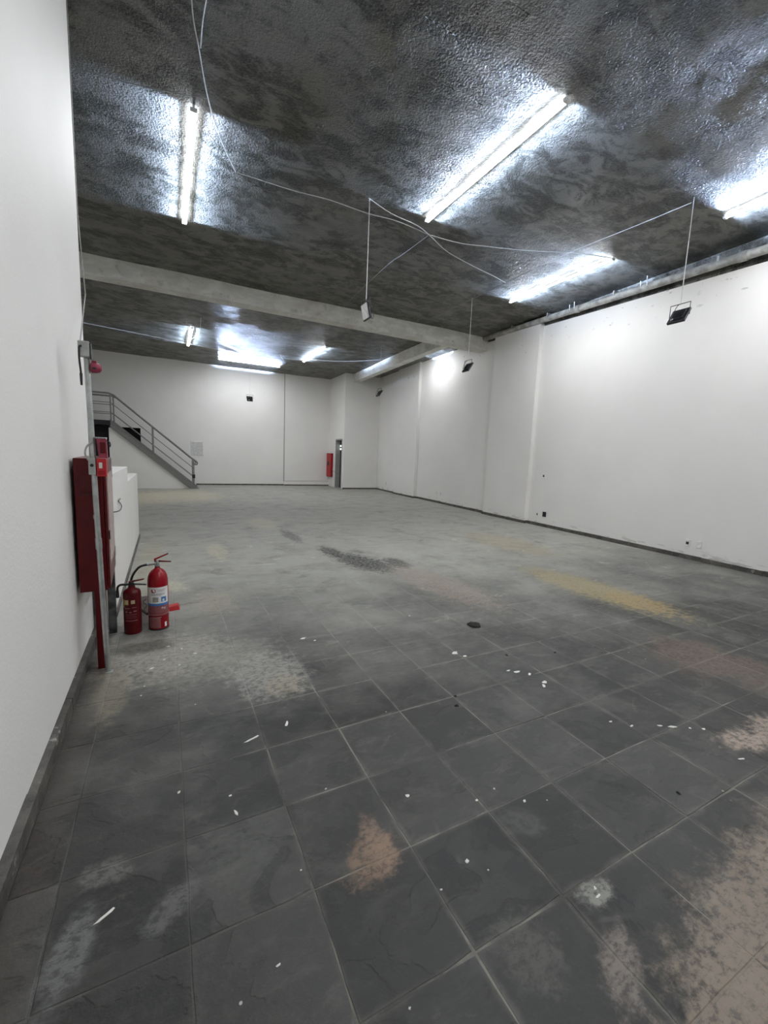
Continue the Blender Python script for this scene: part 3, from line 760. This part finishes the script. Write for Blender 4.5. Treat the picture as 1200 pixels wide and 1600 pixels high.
jb = thing('junction_box', (-.425, 3.215, 2.06), 'grey junction box on top of the steel pole', 'junction box')
MB().box(-.032, .026, -.025, .02, 0, .092, .005).build('box', 'grey_box', jb)
MB().box(.026, .034, -.02, .02, -.01, .085, .003).build('dark_side', 'black_rubber', jb)
MB().tube(smooth_path([(-.012, -.027, .06), (-.024, -.028, .05), (-.026, -.024, -.02), (-.022, -.02, -.10), (-.024, -.02, -.15)]), .0055, 6).build('black_lead', 'black_rubber', jb, True)
MB().tube([(-.022, -.02, -.10), (-.022, -.02, -.17)], [.008, .006], 8).build('lead_plug', 'black_rubber', jb, True)
MB().tube([(-.02, .0, .09), (-.10, .925, .62), (-.125, .935, 1.2), (-.125, .935, HC-2.07)], .004, 6).build('riser_cable', 'cable_grey', jb, True)

sr = thing('alarm_siren', (-.372, 3.23, 2.005), 'small maroon alarm siren under the junction box on the pole', 'siren')
prof = [(.012, -.03), (.026, -.028), (.033, -.02), (.031, 0), (.026, .018), (.014, .028), (.006, .03)]
a_ = MB().lathe(prof, n=18); a_.v = [(z, y, x) for x, y, z in a_.v]
a_.build('horn', 'maroon', sr, True)
a_ = MB().lathe([(.013, -.004), (.012, .004), (.008, .005)], n=14); a_.v = [(x-.008, -.0285-z, y*.5-.006) for x, y, z in a_.v]
a_.build('horn_mouth', 'black_rubber', sr, True)
MB().box(-.022, .004, -.014, .014, .028, .042, .004).build('arm', 'maroon', sr)

ab = thing('alarm_box', (-.366, 3.225, 1.452), 'dark crimson alarm box with metal cap above the call point', 'alarm box')
MB().hexa([(-.012, -.02, 0), (.034, -.02, 0), (.034, .02, 0), (-.012, .02, 0), (-.022, -.02, .122), (.030, -.02, .122), (.030, .02, .122), (-.022, .02, .122)]).build('case', 'maroon', ab)
MB().box(-.03, .032, -.024, .024, .121, .13, .003).build('cap', 'steel', ab)
MB().box(-.004, .026, -.022, -.019, .03, .10, .002).build('front_plate', 'red_dark', ab)
MB().tube(smooth_path([(.030, -.01, .11), (.048, -.012, .10), (.050, -.012, .078), (.042, -.012, .07)]), .004, 6).build('wire_loop', 'black_rubber', ab, True)

cp = thing('call_point', (-.368, 3.225, 1.335), 'red manual call point with white tag beside the pole', 'call point')
MB().box(-.026, .028, -.02, .03, 0, .112, .004).build('case', 'red_bright', cp)
MB().box(-.012, .006, -.0225, -.019, .052, .088, .001).build('white_tag', 'paper', cp)
MB().box(-.018, .02, -.0225, -.019, .012, .036, .001).build('press_plate', 'red', cp)

sb = thing('switch_box', (-.416, 3.212, 1.345), 'grey switch box with round black hole clipped to the pole', 'switch box')
MB().box(-.019, .018, -.014, .014, 0, .105, .004).build('case', 'grey_box', sb)
a_ = MB().lathe([(.010, 0), (.010, .003), (.006, .004)], n=16); a_.v = [(x, -.014-z, y+.06) for x, y, z in a_.v]
a_.build('round_hole', 'black_rubber', sb, True)

# loose wire on the parapet
o = MB().tube(smooth_path([(-.436, 4.41, .94), (-.432, 4.76, .90), (-.43, 5.01, .878), (-.43, 5.162, .90), (-.43, 5.04, .947), (-.43, 4.87, .99), (-.43, 5.07, .987)]), .004, 6).build('loose_wire', 'black_rubber', None, True)
tag(o, 'bent black wire sticking out of the low parapet', 'wire')

# ------------------------------------------------------------------ fire extinguishers
def text_patch(body, size, c, r, ang, z, mat, name, parent):
    cu = bpy.data.curves.new(name, 'FONT'); cu.body = body; cu.size = size; cu.align_x = 'CENTER'
    ob = bpy.data.objects.new(name, cu); C.objects.link(ob)
    dg = bpy.context.evaluated_depsgraph_get(); me = bpy.data.meshes.new_from_object(ob.evaluated_get(dg))
    bpy.data.objects.remove(ob, do_unlink=True)
    for v in me.vertices:
        a = ang+v.co.x/r; v.co = Vector((c[0]+r*math.cos(a), c[1]+r*math.sin(a), z+v.co.y))
    me.materials.clear(); me.materials.append(M[mat])
    o = bpy.data.objects.new(name, me); C.objects.link(o); o.parent = parent; return o

A = -PI/2
ex = thing('fire_extinguisher', (-.09, 3.93, 0), 'tall red fire extinguisher with white and blue label', 'fire extinguisher', 'fire extinguishers')
r = .0785
b = MB().lathe([(r*.93, 0), (r*.97, .004), (r, .014), (r, .405), (r*.985, .43), (r*.92, .46), (r*.78, .487), (r*.55, .508), (r*.30, .52), (.020, .527), (.019, .545)], n=40).build('cylinder', 'red', ex, True)
MB().lathe([(r+.001, .0), (r+.0015, .006), (r+.001, .012)], n=40).build('base_ring', 'black_rubber', b, True)
vl = MB().lathe([(.022, .54), (.022, .552), (.015, .556), (.015, .585), (.012, .59)], n=18).build('valve', 'steel', ex, True)
lv = MB()
lv.hexa([(-.02, -.010, .578), (-.02, .010, .578), (.105, .010, .568), (.105, -.010, .568), (-.02, -.010, .594), (-.02, .010, .594), (.105, .010, .576), (.105, -.010, .576)])
lv.build('carry_handle', 'red_dark', ex)
MB().hexa([(-.022, -.009, .590), (-.022, .009, .590), (.085, .009, .638), (.085, -.009, .638), (-.022, -.009, .604), (-.022, .009, .604), (.085, .009, .647), (.085, -.009, .647)]).build('squeeze_lever', 'red', ex)
MB().tube([(-.01, -.005, .566), (-.075, -.012, .562)], .013, 12).build('hose_fitting', 'steel', ex, True)
MB().tube(smooth_path([(-.07, -.012, .562), (-.13, -.018, .545), (-.18, .03, .47), (-.20, .095, .38), (-.19, .12, .25), (-.15, .10, .16), (-.10, .02, .135), (-.082, -.02, .135)], 8), .0095, 10).build('hose', 'black_rubber', ex, True)
MB().lathe([(r+.002, .128), (r+.002, .146)], n=40).build('hose_strap', 'label_clear', ex, True)
lb = MB().cyl_patch((0, 0, 0), r+.0012, A-1.15, A+1.15, .215, .375, 26).build('label', 'paper', ex)
def patch(a0, a1, z0, z1, mat, nm, rr, par, n=6): return MB().cyl_patch((0, 0, 0), rr, A+a0, A+a1, z0, z1, n).build(nm, mat, par)
R1 = r+.0018
patch(-1.15, 1.15, .215, .236, 'label_blue', 'blue_band', R1, lb, 24)
em = MB(); cc, cz = -.42, .345
ring = [(cc+.24*math.cos(q*PI/10), cz+.019*math.sin(q*PI/10)) for q in range(20)]
em.add([((R1)*math.cos(A+a_), (R1)*math.sin(A+a_), z) for a_, z in ring], [tuple(range(20))]).build('round_emblem', 'label_red', lb)
ring = [(cc+.05+.09*math.cos(q*PI/6), cz+.009*math.sin(q*PI/6)) for q in range(12)]
MB().add([((R1+.0004)*math.cos(A+a_), (R1+.0004)*math.sin(A+a_), z) for a_, z in ring], [tuple(range(12))]).build('emblem_mark', 'paper', lb)
for q, (a0, a1, z0) in enumerate([(-.1, .75, .352), (0, .6, .342), (-.7, .7, .318), (-.6, .65, .312), (-.7, .7, .306)]):
    patch(a0, a1, z0, z0+.003, 'label_grey', 'print_line', R1, lb)
for a0, mt_, m2 in ((-.38, 'label_grey', 'label_tan'), (.42, 'label_blue', 'paper')):
    patch(a0-.12, a0+.42, .248, .290, mt_, 'pictogram', R1, lb)
    patch(a0, a0+.22, .252, .272, m2, 'pictogram_figure', R1+.0004, lb, 4)
lo = patch(-1.1, 1.1, .150, .214, 'label_clear', 'lower_label', r+.0010, ex, 24)
text_patch('4kg', .026, (0, 0), r+.0022, A+.50, .186, 'paper', 'weight_text', lo)
patch(-1.0, .2, .020, .110, 'label_clear', 'faded_sticker', r+.0008, ex, 14)
patch(.62, .85, .025, .065, 'paper', 'scratch_tag', r+.0008, ex, 4)
patch(-.9, .3, .112, .116, 'label_grey', 'sticker_line', r+.0012, ex, 14)

ex2 = thing('fire_extinguisher', (-.278, 3.90, 0), 'short dark red fire extinguisher with worn label, hose to the cabinet leg', 'fire extinguisher', 'fire extinguishers')
r2 = .0655
b = MB().lathe([(r2*.95, 0), (r2, .008), (r2, .335), (r2*.97, .35), (r2*.85, .365), (r2*.5, .378), (.026, .383), (.024, .40)], n=36).build('cylinder', 'red_dark', ex2, True)
MB().lathe([(.018, .395), (.018, .425), (.012, .43)], n=16).build('valve', 'black_metal', ex2, True)
MB().hexa([(-.02, -.009, .412), (-.02, .009, .412), (.105, .009, .392), (.105, -.009, .392), (-.02, -.009, .424), (-.02, .009, .424), (.105, .009, .402), (.105, -.009, .402)]).build('carry_handle', 'black_metal', ex2)
MB().hexa([(-.02, -.009, .424), (-.02, .009, .424), (.09, .009, .442), (.09, -.009, .442), (-.02, -.009, .436), (-.02, .009, .436), (.09, .009, .450), (.09, -.009, .450)]).build('squeeze_lever', 'red_dark', ex2)
MB().tube(smooth_path([(-.015, 0, .41), (-.06, .0, .412), (-.085, .012, .405), (-.100, .02, .385), (-.103, .025, .35)], 6), .009, 10).build('hose', 'black_rubber', ex2, True)
MB().tube([(-.103, .025, .36), (-.103, .025, .30)], [.011, .013], 12).build('nozzle', 'black_rubber', ex2, True)
def patch2(a0, a1, z0, z1, mat, nm, par=ex2, d=.001, n=8): return MB().cyl_patch((0, 0, 0), r2+d, A+a0, A+a1, z0, z1, n).build(nm, mat, par)
l2 = patch2(-1.0, .9, .10, .30, 'red_dark', 'label', n=18)
patch2(-.95, -.35, .255, .295, 'label_yellow', 'yellow_mark', l2, .0016)
patch2(-.75, -.45, .262, .288, 'label_tan', 'pictogram', l2, .0020)
patch2(-.08, .35, .262, .292, 'label_tan', 'pictogram', l2, .0016)
patch2(-1.1, -.9, .23, .30, 'label_yellow', 'yellow_mark', l2, .0016)
for q, (a0, a1, z0, hh) in enumerate([(-.9, -.2, .222, .006), (0, .5, .226, .006), (-.8, -.5, .19, .010), (-.3, -.05, .185, .012), (.15, .5, .192, .012), (-.8, .5, .17, .004), (-.8, .4, .155, .003), (-.8, .5, .142, .003), (-.85, .6, .116, .007)]):
    patch2(a0, a1, z0, z0+hh, 'label_clear', 'print_line', l2, .0016)

t = MB(); t.hexa([(-.06, -.05, 0), (.05, -.03, 0), (.055, .07, 0), (-.05, .07, 0), (-.055, -.04, .035), (.035, -.02, .042), (.04, .06, .042), (-.045, .06, .028)])
o = t.build('red_wedge', 'red_bright', None, False, (.03, 4.33, .0)); tag(o, 'small red plastic wedge lying behind the tall extinguisher', 'wedge')
t = thing('paper_card', (-.195, 4.05, 0), 'white card with green scribble leaning between the two extinguishers', 'card')
MB().hexa([(-.035, -.004, 0), (.035, -.004, 0), (.035, 0, 0), (-.035, 0, 0), (-.035, .03, .24), (.035, .03, .24), (.035, .034, .24), (-.035, .034, .24)]).build('sheet', 'paper', t)
MB().tube(smooth_path([(.012, .022, .215), (-.012, .019, .19), (.014, .015, .16), (-.010, .010, .12), (.005, .008, .11)]), .003, 5).build('scribble', 'label_green', t)

# ------------------------------------------------------------------ litter
def lump(name, loc, rx, ry, rz, mat, seed, n=10, jit=.42):
    rg = random.Random(seed); q = MB(); rows = 4
    pr = [1+rg.uniform(-jit, jit) for _ in range(n)]
    for i in range(rows):
        tt = i/(rows-1); s = math.cos(tt*PI/2*.9)
        for j in range(n):
            a_ = 2*PI*j/n; k_ = pr[j]*(1+rg.uniform(-.06, .06))
            q.v.append((rx*s*k_*math.cos(a_), ry*s*k_*math.sin(a_), rz*math.sin(tt*PI/2)+(rg.uniform(-.1, .1)*rz if 0 < i else 0)))
    for i in range(rows-1):
        for j in range(n): q.f.append((i*n+j, i*n+(j+1) % n, (i+1)*n+(j+1) % n, (i+1)*n+j))
    q.f.append(tuple(range((rows-1)*n, rows*n))); q.f.append(tuple(range(n-1, -1, -1)))
    return q.build(name, mat, None, False, loc, (0, 0, rg.uniform(0, 6)))
o = lump('black_rag', (2.53, 2.93, -.001), .068, .062, .026, 'rag', 3, 14, .15); tag(o, 'crumpled black rag lying alone on the tiles', 'rag')
CH = [(.378, 2.149, .06, .012, .3), (.577, 2.205, .04, .012, 1.2), (-.126, 3.179, .03, .012, .6), (.22, 1.80, .012, .008, 0), (.015, 1.913, .018, .009, 1), (-.176, 2.831, .012, .01, 0),
      (-.214, 1.457, .045, .010, .5), (.948, 1.468, .016, .013, 0), (1.343, 1.333, .008, .007, 0), (.998, 1.099, .015, .011, .3), (1.047, 1.034, .008, .006, 0), (.408, 1.333, .009, .007, 0),
      (.265, 1.076, .011, .007, 0), (.844, 1.051, .008, .005, 0), (.573, .818, .007, .005, 0), (1.223, 1.314, .012, .008, 0), (1.421, 1.216, .02, .010, .5), (1.361, .813, .016, .009, .8), (1.347, .79, .018, .007, 0),
      (2.08, 3.363, .015, .01, 0), (.984, 3.257, .04, .02, .2), (1.06, 3.18, .02, .012, 0), (.23, 1.69, .012, .030, .3),
      (2.34, 1.93, .05, .028, .2), (2.30, 1.90, .03, .02, .7), (2.27, 2.12, .045, .018, 0), (2.22, 2.16, .03, .012, 0), (2.33, 2.06, .03, .014, .5), (2.66, 1.25, .06, .014, -.5), (2.60, 1.29, .035, .012, -.5), (2.44, 1.36, .02, .01, 0), (2.36, 1.44, .018, .008, 0),
      (2.02, 2.55, .05, .03, .3), (2.06, 2.47, .03, .02, 0), (-.05, 3.28, .02, .012, 0), (.07, 3.42, .025, .012, 1), (-.02, 3.5, .018, .01, 0), (.16, 3.3, .02, .012, 0), (.05, 3.16, .014, .01, 0), (-.16, 2.94, .01, .008, 0), (.12, 2.6, .009, .007, 0),
      (.62, 1.66, .012, .006, .2), (2.72, .93, .03, .01, -.4), (2.82, 1.16, .02, .012, 0), (2.75, 1.2, .014, .01, 0)]
me_ch = []
for s_ in range(6):
    o = lump('c', (0, 0, 0), 1, 1, 1, 'chip', 40+s_, 8); me_ch.append(o.data); bpy.data.objects.remove(o, do_unlink=True)
MARKS = [((.68, 1.26), 'beside the brown stain'), ((-.40, 1.5), 'beside the near stone skirting'), ((-.05, 3.3), 'before the fire extinguishers'), ((2.53, 2.93), 'near the black rag'),
         ((1.6, .75), 'beside the large tan stain'), ((.6, 2.6), 'beside the pale plaster patch'), ((2.93, 1.0), 'beside the small pinkish plaster patch'), ((2.3, 2.0), 'in the scatter of white flakes mid floor'), ((1.2, 1.25), 'on the darkest slate tiles'), ((.2, 2.0), 'on plain slate between skirting and plaster patch')]
def where(x, y, a_, b_):
    mk = min(MARKS, key=lambda q: (q[0][0]-x)**2+(q[0][1]-y)**2)[1]
    kind_ = 'long white paint sliver' if a_ > 2.2*b_ else ('broad white paint flake' if a_ > .02 else 'tiny white paint chip')
    return kind_+' '+mk
for i, (x, y, a_, b_, r_) in enumerate(CH):
    o = bpy.data.objects.new('paint_chip', me_ch[i % 6]); C.objects.link(o)
    o.location = (x, y, -.0005); o.scale = (a_*.65, b_*.75, .003); o.rotation_euler = (0, 0, r_)
    tag(o, where(x, y, a_, b_), 'paint chip', 'paint chips on the floor')
for x, y in ((1.642, 2.04), (1.584, 1.95), (2.79, 2.23), (2.38, 2.35), (2.135, .94)):
    o = lump('black_crumb', (x, y, -.0005), .014, .010, .008, 'rag', int(x*100), 8)
    tag(o, 'tiny black crumb of rubble on the slate tiles', 'crumb', 'black crumbs on the floor')
